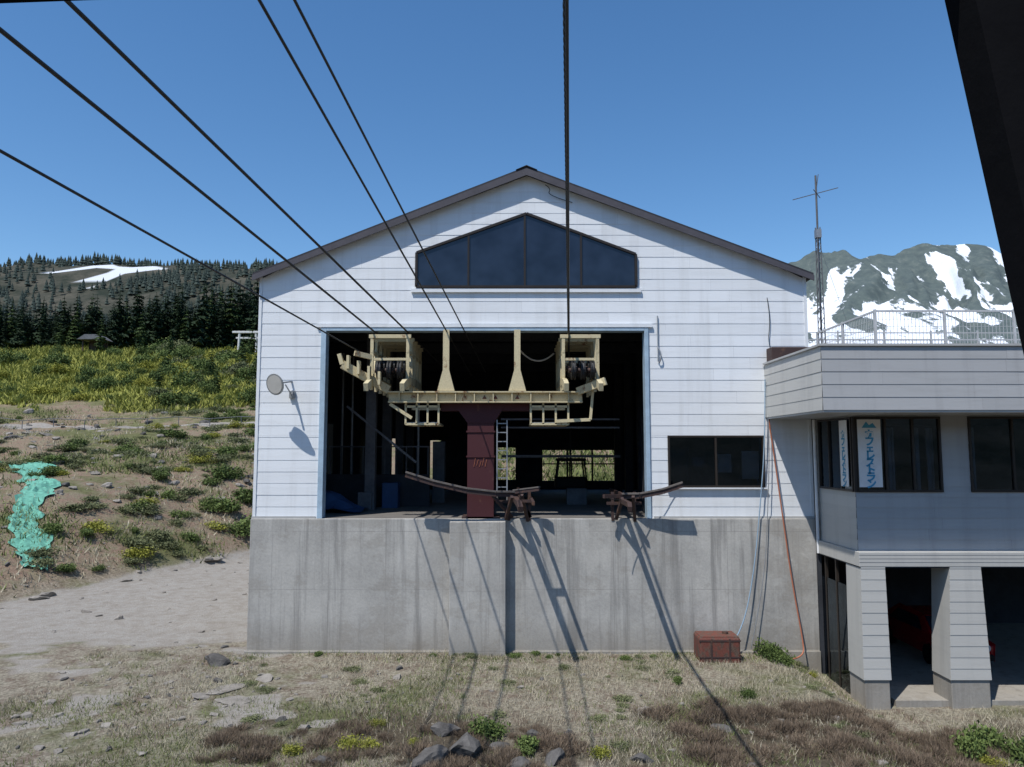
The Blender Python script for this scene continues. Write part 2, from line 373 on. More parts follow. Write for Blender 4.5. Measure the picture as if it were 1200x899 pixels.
box('footing_strip',(XL-.1,-.22,ZB-.6),(XR+.0,-.12,ZB+.14),M['conc'],ST,.01)
box('flashing',(XL-.05,-.06,ZC+.002),(OX0-.2,-.02,ZC+.07),M['sidingGd'],ST)
box('flashing_e',(OX1+.2,-.06,ZC+.002),(XR,-.02,ZC+.07),M['sidingGd'],ST)
for n,a,b in (('opening_trim_w',(OX0-.15,-.07,ZC),(OX0+.02,.34,OZ1+.1)),('opening_trim_e',(OX1-.02,-.07,ZC),(OX1+.11,.34,OZ1+.1)),('opening_trim_head',(OX0+.02,-.07,OZ1-.02),(OX1-.02,.34,OZ1+.1))):
    box(n,a,b,M['ltblue'],ST,.01)
box('head_flashing',(OX0-.3,-.09,OZ1+.1),(OX1+.25,-.01,OZ1+.2),M['siding'],ST)
for sgn,xe in ((-1,XL-.2),(1,XR+.2)):
    ze=ZE-.1; za=ZA+.04
    prism('roof_slab',[(xe,ze),(XA,za+.02),(XA,za+.2),(xe,ze+.16)],-.25,DEP+.3,M['roof'],ST)
    prism('roof_verge',[(xe,ze-.1),(XA,za-.11),(XA,za+.12),(xe,ze+.08)],-.3,-.255,M['verge'],ST)
prism('ridge_cap',[(XA-.35,ZA+.11),(XA,ZA+.24),(XA+.35,ZA+.11),(XA,ZA+.265)],-.31,DEP+.3,M['roof'],ST)
gw=[(-3.14,5.36),(4.07,5.36),(4.07,6.45),(.48,7.82),(-3.14,6.5)]
prism('gable_window_sill',[(-3.3,5.18),(4.23,5.18),(4.23,5.30),(-3.3,5.30)],-.09,0,M['siding'],ST)
m,t,o=nt('gable_glass'); bb=N(t,'ShaderNodeBsdfPrincipled'); bb.inputs['Roughness'].default_value=.12
n=noise(t,pos(t),1.2,2); t.links.new(ramp(t,n,[(.3,(.008,.012,.025)),(.7,(.02,.03,.055))]),bb.inputs['Base Color']); t.links.new(bb.outputs[0],o.inputs[0]); M['gg']=m
prism('gable_glass',gw,-.05,0,M['gg'],ST)
for i in range(5):
    a,b=gw[i],gw[(i+1)%5]; beam('gable_frame',(a[0],-.07,a[1]),(b[0],-.07,b[1]),.08,.07,M['frame'],ST,(0,1,0))
for xx in (-1.43,.42,2.27):
    zt=7.82-abs(xx-.48)*(1.34/3.6); beam('gable_mullion',(xx,-.07,5.36),(xx,-.07,zt),.06,.05,M['frame'],ST)
def win(x0,x1,z0,z1,y,mull,par,gm='glass',fr='frame',dirn='y',bar=.06):
    def B(n,a,b,m): 
        if dirn=='y': box(n,(a[0],a[1],a[2]),(b[0],b[1],b[2]),m,par)
        else: box(n,(a[1],a[0],a[2]),(b[1],b[0],b[2]),m,par)
    B('window_frame',(x0,y-.06,z0),(x1,y+.06,z0+bar),M[fr]); B('window_frame',(x0,y-.06,z1-bar),(x1,y+.06,z1),M[fr])
    B('window_frame',(x0,y-.055,z0+bar),(x0+bar,y+.055,z1-bar),M[fr]); B('window_frame',(x1-bar,y-.055,z0+bar),(x1,y+.055,z1-bar),M[fr])
    for q in mull: B('window_mullion',(q-.03,y-.05,z0+bar),(q+.03,y+.05,z1-bar),M[fr])
    B('window_pane',(x0+bar,y,z0+bar),(x1-bar,y+.008,z1-bar),M[gm])
win(WX0,WX1,WZ0,WZ1,-.01,(6.55,),ST)
box('window_sill',(WX0-.06,-.12,WZ0-.05),(WX1+.06,-.02,WZ0-.003),M['siding'],ST)
box('office_curtain',(7.45,.2,-.9),(8.0,.24,.0),M['curtain'],ST)
box('office_notice',(6.75,.5,-.7),(7.2,.52,-.1),M['curtain'],ST)
box('office_notice',(5.9,.5,-.5),(6.3,.52,-.2),M['mid'],ST)
box('office_back',(WX0-.3,2.2,-2.1),(WX1+.3,2.3,1.2),M['mid'],ST)
box('office_cabinet',(5.1,.6,-1.4),(5.8,1.0,.1),M['dark'],ST)
box('office_partition_w',(WX0-.45,.31,-2.1),(WX0-.35,2.3,1.2),M['dark'],ST)
box('office_ceiling',(WX0-.35,.31,1.2),(WX1+.3,2.3,1.25),M['dark'],ST)
IN=ST
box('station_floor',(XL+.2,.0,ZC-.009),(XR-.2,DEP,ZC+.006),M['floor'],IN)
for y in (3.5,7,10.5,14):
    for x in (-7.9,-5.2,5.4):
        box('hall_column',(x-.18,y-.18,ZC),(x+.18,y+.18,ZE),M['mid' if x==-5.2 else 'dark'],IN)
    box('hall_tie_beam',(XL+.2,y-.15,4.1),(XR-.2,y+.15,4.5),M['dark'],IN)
bw=DEP-.2
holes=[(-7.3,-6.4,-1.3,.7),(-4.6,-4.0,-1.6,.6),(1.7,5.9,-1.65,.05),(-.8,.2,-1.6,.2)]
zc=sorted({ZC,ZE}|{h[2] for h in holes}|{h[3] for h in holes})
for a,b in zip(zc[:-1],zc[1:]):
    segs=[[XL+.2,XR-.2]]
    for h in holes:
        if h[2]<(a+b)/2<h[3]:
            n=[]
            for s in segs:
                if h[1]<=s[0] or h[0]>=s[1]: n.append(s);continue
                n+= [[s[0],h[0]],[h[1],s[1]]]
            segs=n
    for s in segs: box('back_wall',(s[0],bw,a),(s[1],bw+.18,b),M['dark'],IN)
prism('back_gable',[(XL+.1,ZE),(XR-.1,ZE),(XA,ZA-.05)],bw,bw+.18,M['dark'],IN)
for x in (3.1,4.5): box('back_window_bar',(x-.05,bw+.05,-1.65),(x+.05,bw+.12,.05),M['frame'],IN)
box('back_window_rail',(1.7,bw+.05,-.75),(5.9,bw+.12,-.68),M['frame'],IN)
# hall side window on the west wall, framed panels, stair and lockers
for y in (4.2,8.0): box('side_light_panel',(XL+.205,y,-1.0),(XL+.22,y+1.4,1.2),M['greyp'],IN)
box('platform_wall',(-8.0,5,ZC),(-3.2,5.2,-.9),M['dark'],IN)
for i in range(12): box('platform_rail_post',(-7.9+i*.42,4.95,-.9),(-7.86+i*.42,4.99,.15),M['mid'],IN)
beam('platform_handrail',(-8,4.97,.17),(-3.2,4.97,.17),.05,.05,M['mid'],IN)
v=[];f=[]
for j in range(7):
    for i in range(9):
        v.append((-7.6+i*.3,1.6+j*.3+.1*random.random(),ZC+.02+.7*math.exp(-((i-3.5)/2.6)**2-((j-3)/2.2)**2)+.12*random.random()))
for j in range(6):
    for i in range(8): a=j*9+i; f.append((a,a+1,a+10,a+9))
mesh('tarp_cover',v,f,M['tarp'],IN)
for a,b,mm in (((-5.6,3.2,ZC),(-5.1,3.8,-1.5),'mid'),((2.2,6,ZC),(3.0,6.6,-1.5),'mid'),((-3.3,7,ZC),(-2.8,7.5,.4),'mid'),((-4.9,4.2,ZC),(-4.3,4.8,-1.2),'tarp')):
    box('equipment_box',a,b,M[mm],IN,.02)
for x in (-6.9,-6.5,-3.8): tube('conduit_pipe',[(x,6.2,ZC),(x,6.2,4)],.05,M['steel'],IN)
beam('interior_brace',(-5.9,2.5,1.6),(-3.4,2.5,-.4),.06,.08,M['mid'],IN)
tube('loose_cable',[(.3,2.5,3.6),(.9,2.4,2.9),(1.5,2.5,3.5)],.03,M['white'],IN,smooth=True)
for z in (.95,1.25): beam('machine_guard_rail',(-.4,3.0,z-.1),(3.9,3.0,z-.1),.08,.06,M['mid'],IN)
beam('machine_guard_rail',(-.4,5,-.2),(4.2,5,-.2),.12,.1,M['mid'],IN)

# ---- machinery
MA=empty('rope_saddle_machinery')
cr=M['cream']
def ibeam(name,p,q,w,h,mat,par):
    p=Vector(p);q=Vector(q); up=Vector((0,0,1))
    beam(name+'_top',p+up*(h/2-.02),q+up*(h/2-.02),w,.04,mat,par); beam(name+'_bottom',p-up*(h/2-.02),q-up*(h/2-.02),w,.04,mat,par); beam(name+'_web',p,q,.05,h-.08,mat,par)
ibeam('cross_beam',(-3.95,-.25,1.72),(2.25,-.25,1.72),.34,.36,cr,MA)
for x in np.arange(-3.6,2.1,.6): box('beam_stiffener',(x-.015,-.4,1.58),(x+.015,-.26,1.87),cr,MA)
for x in (-.95,-.6,.1): prism('beam_warning_mark',[(x,1.66),(x+.14,1.66),(x+.07,1.79)],-.292,-.278,M['boxred'],MA)
for x in (-2.12,.17):
    prism('head_post',[(x-.1,3.9),(x-.1,2.6),(x-.28,1.92),(x+.28,1.92),(x+.1,2.6),(x+.1,3.9)],-.32,-.2,cr,MA)
    beam('head_post_brace',(x,-.2,2.0),(x,1.0,2.0),.1,.1,cr,MA)
def saddle(x0,x1,side):
    for k,y in enumerate((-.3,.5,1.3,2.1,2.9)):
        for x in (x0,x1,): box('frame_post',(x-.05,y-.05,1.95),(x+.05,y+.05,3.62),cr,MA)
        box('frame_top',(x0-.1,y-.06,3.622),(x1+.1,y+.06,3.74),cr,MA)
        box('frame_mid',(x0+.05,y-.04,2.9),(x1-.05,y+.04,2.98),cr,MA)
    for x in (x0,x1):
        for z in (3.2,2.35): beam('frame_side_rail',(x,-.36,z),(x,3,z),.07,.1,cr,MA)
        beam('frame_diagonal',(x,-.3,2.0),(x,.5,3.6),.06,.06,cr,MA)
    for x in np.linspace(x0+.25,x1-.25,3):
        for y,z,r in ((-.55,2.55,.30),(.25,2.7,.3),(1.05,2.8,.3)):
            cyl('sheave_rim',(x,y,z),r,.05,'x',M['black'],MA); cyl('sheave_groove',(x+.04,y,z),r-.06,.1,'x',M['mid'],MA); cyl('sheave_rim',(x+.09,y,z),r,.05,'x',M['black'],MA)
            cyl('sheave_hub',(x+.03,y,z),.08,.26,'x',M['rust'],MA)
    for x in (x0+.02,x1-.02):
        pts=[(x,-1.35,1.95),(x,-.8,2.12),(x,0,2.25),(x,1,2.3),(x,3,2.3)]
        for a,b in zip(pts[:-1],pts[1:]): beam('track_shoe',a,b,.14,.24,cr,MA)
    px0,px1=(x0+1.1,x1+1.0) if side<0 else (x0-1.05,x1-.95)
    for z in (.86,1.42): 
        beam('platform_bar',(px0,-.25,z),(px1,-.25,z),.06,.07,cr,MA); beam('platform_bar',(px0,1.2,z),(px1,1.2,z),.06,.07,cr,MA)
    for x in np.linspace(px0,px1,4):
        box('platform_post',(x-.03,-.28,.86),(x+.03,-.22,1.55),cr,MA); beam('platform_cross',(x,-.25,.86),(x,1.2,.86),.06,.06,cr,MA)
    box('platform_grating',(px0,-.2,.9),(px1,1.2,.92),M['steel'],MA)
saddle(-4.5,-3.35,-1); saddle(1.65,2.75,1)
beam('outer_arm',(-5.35,-.75,2.72),(-3.95,-.3,1.95),.16,.26,cr,MA)
beam('outer_arm_tip',(-5.35,-.75,2.72),(-5.45,-.75,3.05),.16,.12,cr,MA)
beam('outer_arm_upper',(-5.0,-.6,3.1),(-4.5,-.3,3.0),.1,.16,cr,MA)
for i in range(4): box('arm_plate',(-5.2+i*.33,-.85,2.58-i*.17),(-5.12+i*.33,-.6,3.0-i*.17),cr,MA)
beam('outer_arm_e',(2.1,-.3,1.9),(2.95,-.7,2.2),.14,.24,cr,MA)
beam('outer_arm_e_drop',(2.75,-.3,3.6),(2.5,-.3,1.0),.08,.1,cr,MA)
beam('outer_arm_e_foot',(1.4,-.3,.95),(2.5,-.3,1.0),.08,.1,cr,MA)
beam('outer_arm_w_foot',(-3.9,-.3,1.5),(-3.2,-.3,1.05),.08,.1,cr,MA)
mr=M['maroon']
box('column',(-1.43,-.1,ZC),(-.58,.7,1.3),mr,MA,.01)
prism('column_head',[(-1.43,.9),(-.58,.9),(-.2,1.52),(-1.9,1.52)],-.12,.6,mr,MA)
box('column_cap_beam',(-2.3,-.09,1.3),(.55,.55,1.53),mr,MA)
box('column_base_plate',(-1.6,-.1,ZC),(-.4,.8,ZC+.06),M['rust'],MA)
for z in (-.2,.6): box('column_flange',(-1.47,-.13,z),(-.54,.73,z+.05),mr,MA)
for i in range(5):
    x=-1.22+.09*i; beam('chalk_stroke',(x,-.107,-.5+.04*(i%2)),(x+.05,-.107,-.22-.05*(i%3)),.012,.025,M['orange'],MA,(0,1,0))
for x in (-.48,-.16): box('ladder_rail',(x-.02,-.1,-1.6),(x+.02,-.05,1.0),M['steel'],MA)
for i in range(9): box('ladder_rung',(-.46,-.09,-1.45+i*.29),(-.18,-.06,-1.42+i*.29),M['steel'],MA)

# ---- landing guide rails
def poly_beam(name,pts,w,h,mat,par):
    for a,b in zip(pts[:-1],pts[1:]): beam(name,a,b,w,h,mat,par)
GL=empty('cabin_guide_rail')
poly_beam('rail',[(.22,3,-1.35),(.2,.3,-1.35),(.1,-.25,-1.38),(-.5,-.5,-1.36),(-1.4,-.65,-1.25),(-2.4,-.75,-1.02),(-3.3,-.8,-.74)],.09,.13,M['rust'],GL)
poly_beam('rail_timber',[(.1,-.3,-1.28),(-.5,-.5,-1.265),(-1.4,-.65,-1.155),(-2.4,-.75,-.925),(-3.3,-.8,-.645)],.16,.05,M['timber'],GL)
beam('inner_rail',(.05,-.3,-1.3),(.85,-.7,-1.18),.1,.1,M['rust'],GL); beam('inner_timber',(.05,-.3,-1.23),(.85,-.7,-1.11),.14,.04,M['timber'],GL)
poly_beam('buffer_arm',[(.1,-.2,-1.5),(.2,-2.6,-1.5),(.24,-3.1,-1.62)],.14,.16,M['rust'],GL)
poly_beam('buffer_arm',[(.6,-.2,-1.5),(.62,-2.2,-1.52)],.08,.1,M['rust'],GL)
beam('buffer_tie',(.15,-1.4,-1.5),(.62,-1.4,-1.5),.08,.08,M['rust'],GL)
for a,b in (((-.2,-.2,-2.14),(.0,-.9,-1.4)),((.5,-.15,-2.2),(.3,-.8,-1.35)),((-.5,-.2,-1.6),(.6,-.2,-1.6)),((.55,-.1,-2.2),(.55,-.1,-1.2)),((-.1,-.1,-2.2),(-.1,-.1,-1.3)),((-.6,-.5,-1.4),(.0,-.1,-2.1)),((.6,-.1,-2.1),(.2,-.1,-1.4))):
    beam('bracket',a,b,.09,.09,M['rust'],GL)
GR=empty('cabin_guide_rail.001')
poly_beam('rail',[(3.55,3,-1.4),(3.55,.2,-1.4),(3.5,-.25,-1.44),(4.0,-.5,-1.42),(4.7,-.65,-1.27),(5.3,-.75,-1.06)],.09,.13,M['rust'],GR)
poly_beam('rail_timber',[(3.5,-.3,-1.34),(4.0,-.5,-1.325),(4.7,-.65,-1.175),(5.3,-.75,-.965)],.16,.05,M['timber'],GR)
beam('inner_rail',(3.5,-.3,-1.42),(2.85,-.7,-1.4),.1,.12,M['rust'],GR)
poly_beam('buffer_arm',[(3.45,-.2,-1.55),(3.35,-2.6,-1.52),(3.3,-3.0,-1.62)],.12,.14,M['rust'],GR)
for a,b in (((3.3,-.2,-2.14),(3.4,-.9,-1.45)),((3.9,-.15,-2.2),(3.75,-.8,-1.4)),((3.0,-.2,-1.65),(4.1,-.2,-1.65)),((3.9,-.1,-2.2),(3.9,-.1,-1.3)),((3.2,-.1,-2.2),(3.2,-.1,-1.3))):
    beam('bracket',a,b,.09,.09,M['rust'],GR)

# ---- ropes
def rope(name,p0,p1,r):
    p0=Vector(p0);p1=Vector(p1); d=(p1-p0)
    L=60/abs(d.y); pts=[tuple(p0-d*(6/abs(d.y)))]+[tuple(p0+d*L*k/24) for k in range(0,25)]
    return tube(name,pts,r,M['rope'],None)
rope('track_rope',(-3.4,0,3.86),(-5.04,-16,5.08),.029)
rope('track_rope',(-4.46,0,3.86),(-5.71,-16.11,4.68),.029)
rope('haul_rope',(-4.87,0,3.17),(-6.06,-15.5,3.54),.021)
rope('haul_rope',(-2.08,0,3.8),(-3.19,-15.07,5.67),.022)
rope('haul_rope',(-1.53,0,3.86),(-2.71,-15.17,5.6),.02)
# laid track rope over our cabin: strands twisted round the axis
TR=empty('track_rope')
p0=Vector((1.85,0,3.72)); dv=(Vector((.67,-15.2,5.58))-p0).normalized(); sd=dv.cross(Vector((0,0,1))).normalized(); u2=sd.cross(dv)
for k in range(3):
    pts=[]
    for i in range(0,900):
        s=-6+i*.055; a=s*13+k*2.094; pts.append(tuple(p0+dv*s+(sd*math.cos(a)+u2*math.sin(a))*.019))
    tube('strand',pts,.022,M['rope'],TR,res=1)
rope('haul_rope',(1.86,.0,3.58),(.685,-15.2,5.44),.024)

# ---- lamp
LA=empty('wall_floodlight')
for nm,r,h,off,mt,r2 in (('reflector',.33,.16,0,'greyp',.2),('lens',.29,.02,-.09,'curtain',.29),('rim',.34,.03,-.075,'steel',.34)):
    o=cyl(nm,(0,off,0),r,h,'y',M[mt],LA,28,r2); o.location=(-7.4,-.75,2.1); o.rotation_euler=(math.radians(15),0,math.radians(-25))
beam('arm',(-7.15,0,2.25),(-7.25,-.65,2.15),.05,.05,M['steel'],LA); beam('brace',(-7.1,-.02,1.75),(-7.2,-.5,2.1),.03,.03,M['steel'],LA)
box('junction_box',(-7.2,-.1,1.7),(-7.02,-.02,1.95),M['steel'],LA,.01)
FX=empty('wall_conduit')
tube('conduit',[(4.75,-.05,4.4),(4.75,-.05,2.9)],.02,M['steel'],FX); tube('hook',[(4.72,-.06,3.4),(4.9,-.2,3.1),(4.78,-.06,2.85)],.02,M['steel'],FX,smooth=True)
tube('aerial_lead',[(8.35,-.05,5.0),(8.45,-.06,4.3),(8.3,-.06,3.4),(8.55,-.2,2.7)],.012,M['black'],FX,smooth=True)
tube('cable',[(2.9,-1.2,-1.4),(3.3,-.8,-1.7),(5.3,-.08,-1.05)],.012,M['black'],FX,smooth=True)
tube('gable_cable',[(1.1,-.2,8.75),(1.3,-.25,8.6),(1.15,-.06,8.45),(2.0,-.05,8.2)],.012,M['black'],FX,smooth=True)
HO=empty('garden_hose')
tube('hose',[(8.3,-.2,2.4),(8.2,-.18,1.2),(8.35,-.2,0),(8.55,-.25,-2),(8.75,-.3,-4),(9.0,-.4,-5.8),(8.95,-.6,-6.3),(8.5,-.7,-6.32)],.022,M['orange'],HO,smooth=True)
HB=empty('garden_hose.001')
tube('hose',[(8.15,-.2,2.3),(8.1,-.18,.4),(7.9,-.2,-1.5),(7.6,-.25,-3.8),(7.2,-.35,-5.4),(6.6,-.6,-6.1),(5.9,-.8,-6.28)],.018,M['bluehose'],HB,smooth=True)
tube('hose_b',[(8.2,-.2,2.2),(8.25,-.18,.4),(8.1,-.2,-2.0),(7.9,-.25,-4.2),(7.4,-.35,-6.1)],.014,M['steel'],HB,smooth=True)
RB=empty('rusty_steel_box')
zz=Hs(6.3,-.75)
box('body',(5.62,-1.15,zz-.15),(6.85,-.35,zz+.72),M['boxred'],RB,.06)
box('lid',(5.66,-1.11,zz+.71),(6.81,-.39,zz+.745),M['boxred'],RB,.015)
for z in (.12,.6): box('rib',(5.61,-1.162,zz+z),(6.86,-1.14,zz+z+.04),M['rust'],RB)
for x in (5.95,6.5): box('strap',(x,-1.165,zz-.1),(x+.05,-1.145,zz+.68),M['rust'],RB)
cyl('filler_cap',(6.5,-.75,zz+.77),.09,.07,'z',M['rust'],RB,16)

# ------------------------------------------------------------ restaurant annex
AN=empty('restaurant_annex_building')
AX0,AX1,AY=9.77,27,-2.7
PX0,PY=8.2,-4.45; PZ0,PZ1=1.08,2.78
gs=M['sidingG']
siding('parapet_front_siding',lambda z:(PX0,AX1),PZ0,PZ1,.34,[],lambda u,z,o:(u,PY-o,z),gs,AN,.012)
siding('parapet_side_siding',lambda z:(PY,0),PZ0,PZ1,.34,[],lambda u,z,o:(PX0-o,u,z),M['sidingS'],AN,.012)
box('parapet_front_core',(PX0+.012,PY+.012,PZ0+.01),(AX1,PY+.25,PZ1),bk,AN)
box('parapet_side_core',(PX0+.012,PY+.25,PZ0+.01),(PX0+.25,-.05,PZ1),bk,AN)
box('parapet_cap',(PX0-.06,PY-.06,PZ1),(AX1,PY+.3,PZ1+.06),M['sidingGd'],AN)
box('parapet_cap_side',(PX0-.06,PY+.3,PZ1),(PX0+.3,-.05,PZ1+.06),M['sidingGd'],AN)
box('overhang_soffit',(PX0+.01,PY+.01,PZ0-.06),(AX1,-.14,PZ0-.002),M['sidingGd'],AN)
box('deck',(PX0+.25,PY+.25,1.9),(AX1,-.14,2.05),M['floor'],AN)
box('deck_back',(XR+.05,-.14,1.9),(AX1,10,2.05),M['floor'],AN)
box('junction_cabinet',(8.25,-.6,2.86),(9.55,-.1,3.3),M['rust'],AN,.02)
box('annex_side_upper',(9.66,-.14,PZ1),(9.75,3,2.9),M['sidingG'],AN)
fz0,fz1=-2.8,-3.2
wz0,wz1=-1.16,.98
sidew=[(-2.6,-.35,wz0,wz1)]; frw=[(AX0+.06,12.25,wz0,wz1),(13.05,15.6,wz0,wz1),(16.6,19.2,wz0,wz1)]
siding('annex_side_siding',lambda z:(AY,-.12),fz0,PZ0-.06,.3,sidew,lambda u,z,o:(AX0-o,u,z),M['sidingS'],AN)
siding('annex_front_siding',lambda z:(AX0,AX1),fz0,PZ0-.06,.3,frw,lambda u,z,o:(u,AY-o,z),gs,AN,.012)
for a,b in (((AX0+.012,AY+.012,fz1),(AX1,AY+.15,wz0)),((12.25,AY+.012,wz0),(13.05,AY+.15,wz1)),((15.6,AY+.012,wz0),(16.6,AY+.15,wz1)),((19.2,AY+.012,wz0),(AX1,AY+.15,wz1)),((AX0+.012,AY+.15,fz1),(AX0+.13,-.13,wz0))):
    box('annex_wall_core',a,b,bk,AN)
box('annex_floor',(AX0+.13,AY+.15,fz1),(AX1,9,fz1+.25),M['floor'],AN)
box('annex_back_wall',(AX0+.13,5,fz1+.25),(AX1,5.1,PZ0-.06),M['mid'],AN)
box('annex_ceiling',(AX0+.0,-.1,PZ0-.06),(AX1,9,PZ0+.0),M['dark'],AN)
box('annex_west_inner',(AX0+.0,.0,fz1),(AX0+.1,9,PZ0-.06),M['dark'],AN)
win(AX0+.06,12.25,wz0,wz1,AY,(10.66,11.45),AN)
win(13.05,15.6,wz0,wz1,AY,(14.3,),AN); win(16.6,19.2,wz0,wz1,AY,(17.9,),AN)
win(-2.64,-.35,wz0,wz1,AX0,(-1.9,-1.1),AN,dirn='x')
box('corner_post',(AX0-.03,AY-.03,wz0),(AX0+.06,AY+.06,wz1),M['frame'],AN)
box('fascia',(AX0-.12,AY-.32,fz1),(AX1,AY-.02,fz0),M['sidingS'],AN,.01)
box('fascia_side',(AX0-.12,AY-.02,fz1),(AX0-.02,-.13,fz0),M['sidingS'],AN,.01)
for i in range(3): box('fascia_groove',(AX0-.125,AY-.326,fz1+.12+i*.1),(AX1,AY-.319,fz1+.125+i*.1),M['mid'],AN)
box('fascia_soffit',(AX0-.1,AY-.3,fz1-.03),(AX1,9,fz1-.003),M['dark'],AN)
for x,w_ in ((10.75,.35),(11.55,.25),(12.0,.18),(13.2,.2),(15.3,.2)): 
    for q in range(int(w_/.06)): box('curtain',(x+q*.06,AY+.25+.02*(q%2),wz0),(x+q*.06+.055,AY+.3+.02*(q%2),wz1-.3 if q%3 else wz1-.32),M['curtain'],AN)
for i,(x,y) in enumerate(((11.0,-.2),(12.6,1.0),(14.6,.2),(17.0,.2))):
    box('table_top',(x-.5,y-.4,-2.2),(x+.5,y+.4,-2.15),M['bark'],AN)
for x in (11.5,13.6,14.9): box('back_shelf',(x,4.6,-2.9),(x+1.1,4.95,-.6),M['bark'],AN)
m,t,o=nt('warm_lamp'); e=N(t,'ShaderNodeEmission'); e.inputs[0].default_value=(1,.72,.4,1); e.inputs[1].default_value=4; t.links.new(e.outputs[0],o.inputs[0]); M['lamp']=m
for x,y,z in ((12.3,.3,.42),(14.2,-.4,.25),(15.2,1,.3),(11.2,2,.5)):
    cyl('pendant_shade',(x,y,z),.16,.14,'z',M['white'],AN,16,.06); cyl('pendant_bulb',(x,y,z-.09),.07,.06,'z',M['lamp'],AN,12); tube('pendant_wire',[(x,y,z),(x,y,1)],.01,M['black'],AN)
def pillar(x0,x1,fl,y0=AY-.3,y1=AY+.6):
    zb=-6.25
    def ends(z):
        k=(fz1-z)/(fz1-zb)
        return x0-fl*k,x1+fl*k
    siding('pillar_siding',ends,zb,fz1,.3,[],lambda u,z,o:(u,y0-o,z),M['sidingS'],AN)
    v=[(x0-fl,y0+.012,zb),(x1+fl,y0+.012,zb),(x1+fl,y1,zb),(x0-fl,y1,zb),(x0,y0+.012,fz1-.031),(x1,y0+.012,fz1-.031),(x1,y1,fz1-.031),(x0,y1,fz1-.031)]
    mesh('pillar_core',v,[(0,3,2,1),(4,5,6,7),(0,1,5,4),(1,2,6,5),(2,3,7,6),(3,0,4,7)],M['sidingS'],AN)
    box('pillar_foot',(x0-fl+.04,y0+.03,-7.4),(x1+fl-.03,y1+.05,zb),M['conc'],AN,.02)
pillar(9.68,10.36,.04); pillar(12.15,13.02,.13); pillar(15.6,16.5,.13); pillar(19.2,20.1,.13)
box('garage_slab',(12.4-1.8,AY-.1,-7.05),(AX1,9,-6.86),M['conc'],AN)
box('garage_back_wall',(XR+.06,6.5,-7),(AX1,6.7,fz1-.03),M['dark'],AN)
box('garage_side_wall',(XR+.03,-.12,-7),(XR+.16,6.5,fz1-.03),M['dark'],AN)
for i in range(3): box('side_frame_post',(AX0-.02,-2.0+i*.75,-7),(AX0+.06,-1.93+i*.75,fz1-.03),M['frame'],AN)
box('side_panel',(AX0+.0,-2.05,-7),(AX0+.03,-.15,-3.9),M['glassd'],AN)
tube('downpipe',[(9.66,-.22,1.0),(9.66,-.22,-3.2)],.05,M['white'],AN)
SG=empty('cafe_restaurant_sign')
sx0,sx1=9.86,10.52
box('banner',(sx0,AY-.075,-1.02),(sx1,AY-.06,.9),M['white'],SG)
m,t,o=nt('sign_blue'); bsdf(t,o,(.06,.30,.48),.6); M['sb']=m
def txt(ch,loc,size,rot,mat,par):
    cu=D.curves.new('lettering','FONT'); cu.body=ch; cu.size=size; cu.align_x='CENTER'; cu.align_y='CENTER'; cu.extrude=.003; cu.offset=.012
    cu.materials.append(mat); ob=link(D.objects.new('lettering',cu),par); ob.location=loc; ob.rotation_euler=rot
for i,ch in enumerate('カフェレストラン'):
    txt(ch,((sx0+sx1)/2,AY-.082,.46-i*.2),.29 if ch!='ェ' else .24,(math.pi/2,0,0),M['sb'],SG)
prism('mountain_emblem',[(sx0+.12,.66),(sx1-.12,.66),(sx1-.22,.8),(sx1-.33,.74),(sx0+.25,.84)],AY-.08,AY-.076,M['sb'],SG)
S2=empty('cafe_restaurant_sign.001')
box('banner',(AX0-.075,-2.45,-1.02),(AX0-.06,-1.95,.9),M['white'],S2)
for i,ch in enumerate('カフェレストラン'):
    txt(ch,(AX0-.082,-2.2,.46-i*.2),.27 if ch!='ェ' else .22,(math.pi/2,0,-math.pi/2),M['sb'],S2)

FE=empty('deck_railing')
V=[];F=[]
def addbox(a,b):
    k=len(V); x0,y0,z0=a;x1,y1,z1=b
    V.extend([(x0,y0,z0),(x1,y0,z0),(x1,y1,z0),(x0,y1,z0),(x0,y0,z1),(x1,y0,z1),(x1,y1,z1),(x0,y1,z1)])
    F.extend([tuple(k+i for i in q) for q in ((0,3,2,1),(4,5,6,7),(0,1,5,4),(1,2,6,5),(2,3,7,6),(3,0,4,7))])
fx0,fy=9.95,-3.9; zt=3.85
for x in np.arange(fx0,AX1,.10): addbox((x-.005,fy-.005,2.2),(x+.005,fy+.005,zt-.05))
for z in np.arange(2.4,zt-.1,.2): addbox((fx0,fy-.004,z-.004),(AX1,fy+.004,z+.004))
for y in np.arange(fy,0,.10): addbox((fx0-.005,y-.005,2.2),(fx0+.005,y+.005,zt-.05))
for z in np.arange(2.4,zt-.1,.2): addbox((fx0-.004,fy,z-.004),(fx0+.004,0,z+.004))
for x in np.arange(fx0,AX1,1.9): addbox((x-.03,fy-.03,2.05),(x+.03,fy+.03,zt+.02))
for y in (-1.9,-.05): addbox((fx0-.03,y-.03,2.05),(fx0+.03,y+.03,zt+.02))
addbox((fx0+.03,fy-.02,zt-.05),(AX1,fy+.02,zt)); addbox((fx0-.02,fy+.03,zt-.05),(fx0+.02,-.1,zt))
mesh('railing_mesh',V,F,M['greyp'],FE)
V=[];F=[]
for x in np.arange(11.4,AX1,.12): addbox((x-.006,6-.005,2.05),(x+.006,6+.005,4.5))
for x in np.arange(11.4,AX1,1.9): addbox((x-.03,6-.03,2.05),(x+.03,6+.03,4.9))
addbox((11.4,5.98,4.5),(AX1,6.02,4.55)); addbox((11.4,5.98,3.2),(AX1,6.02,3.24)); addbox((11.4,5.98,4.8),(AX1,6.02,4.83))
FE2=empty('deck_railing.001'); mesh('railing_mesh',V,F,M['greyp'],FE2)
AM=empty('antenna_mast')
ax,ay=10.95,2
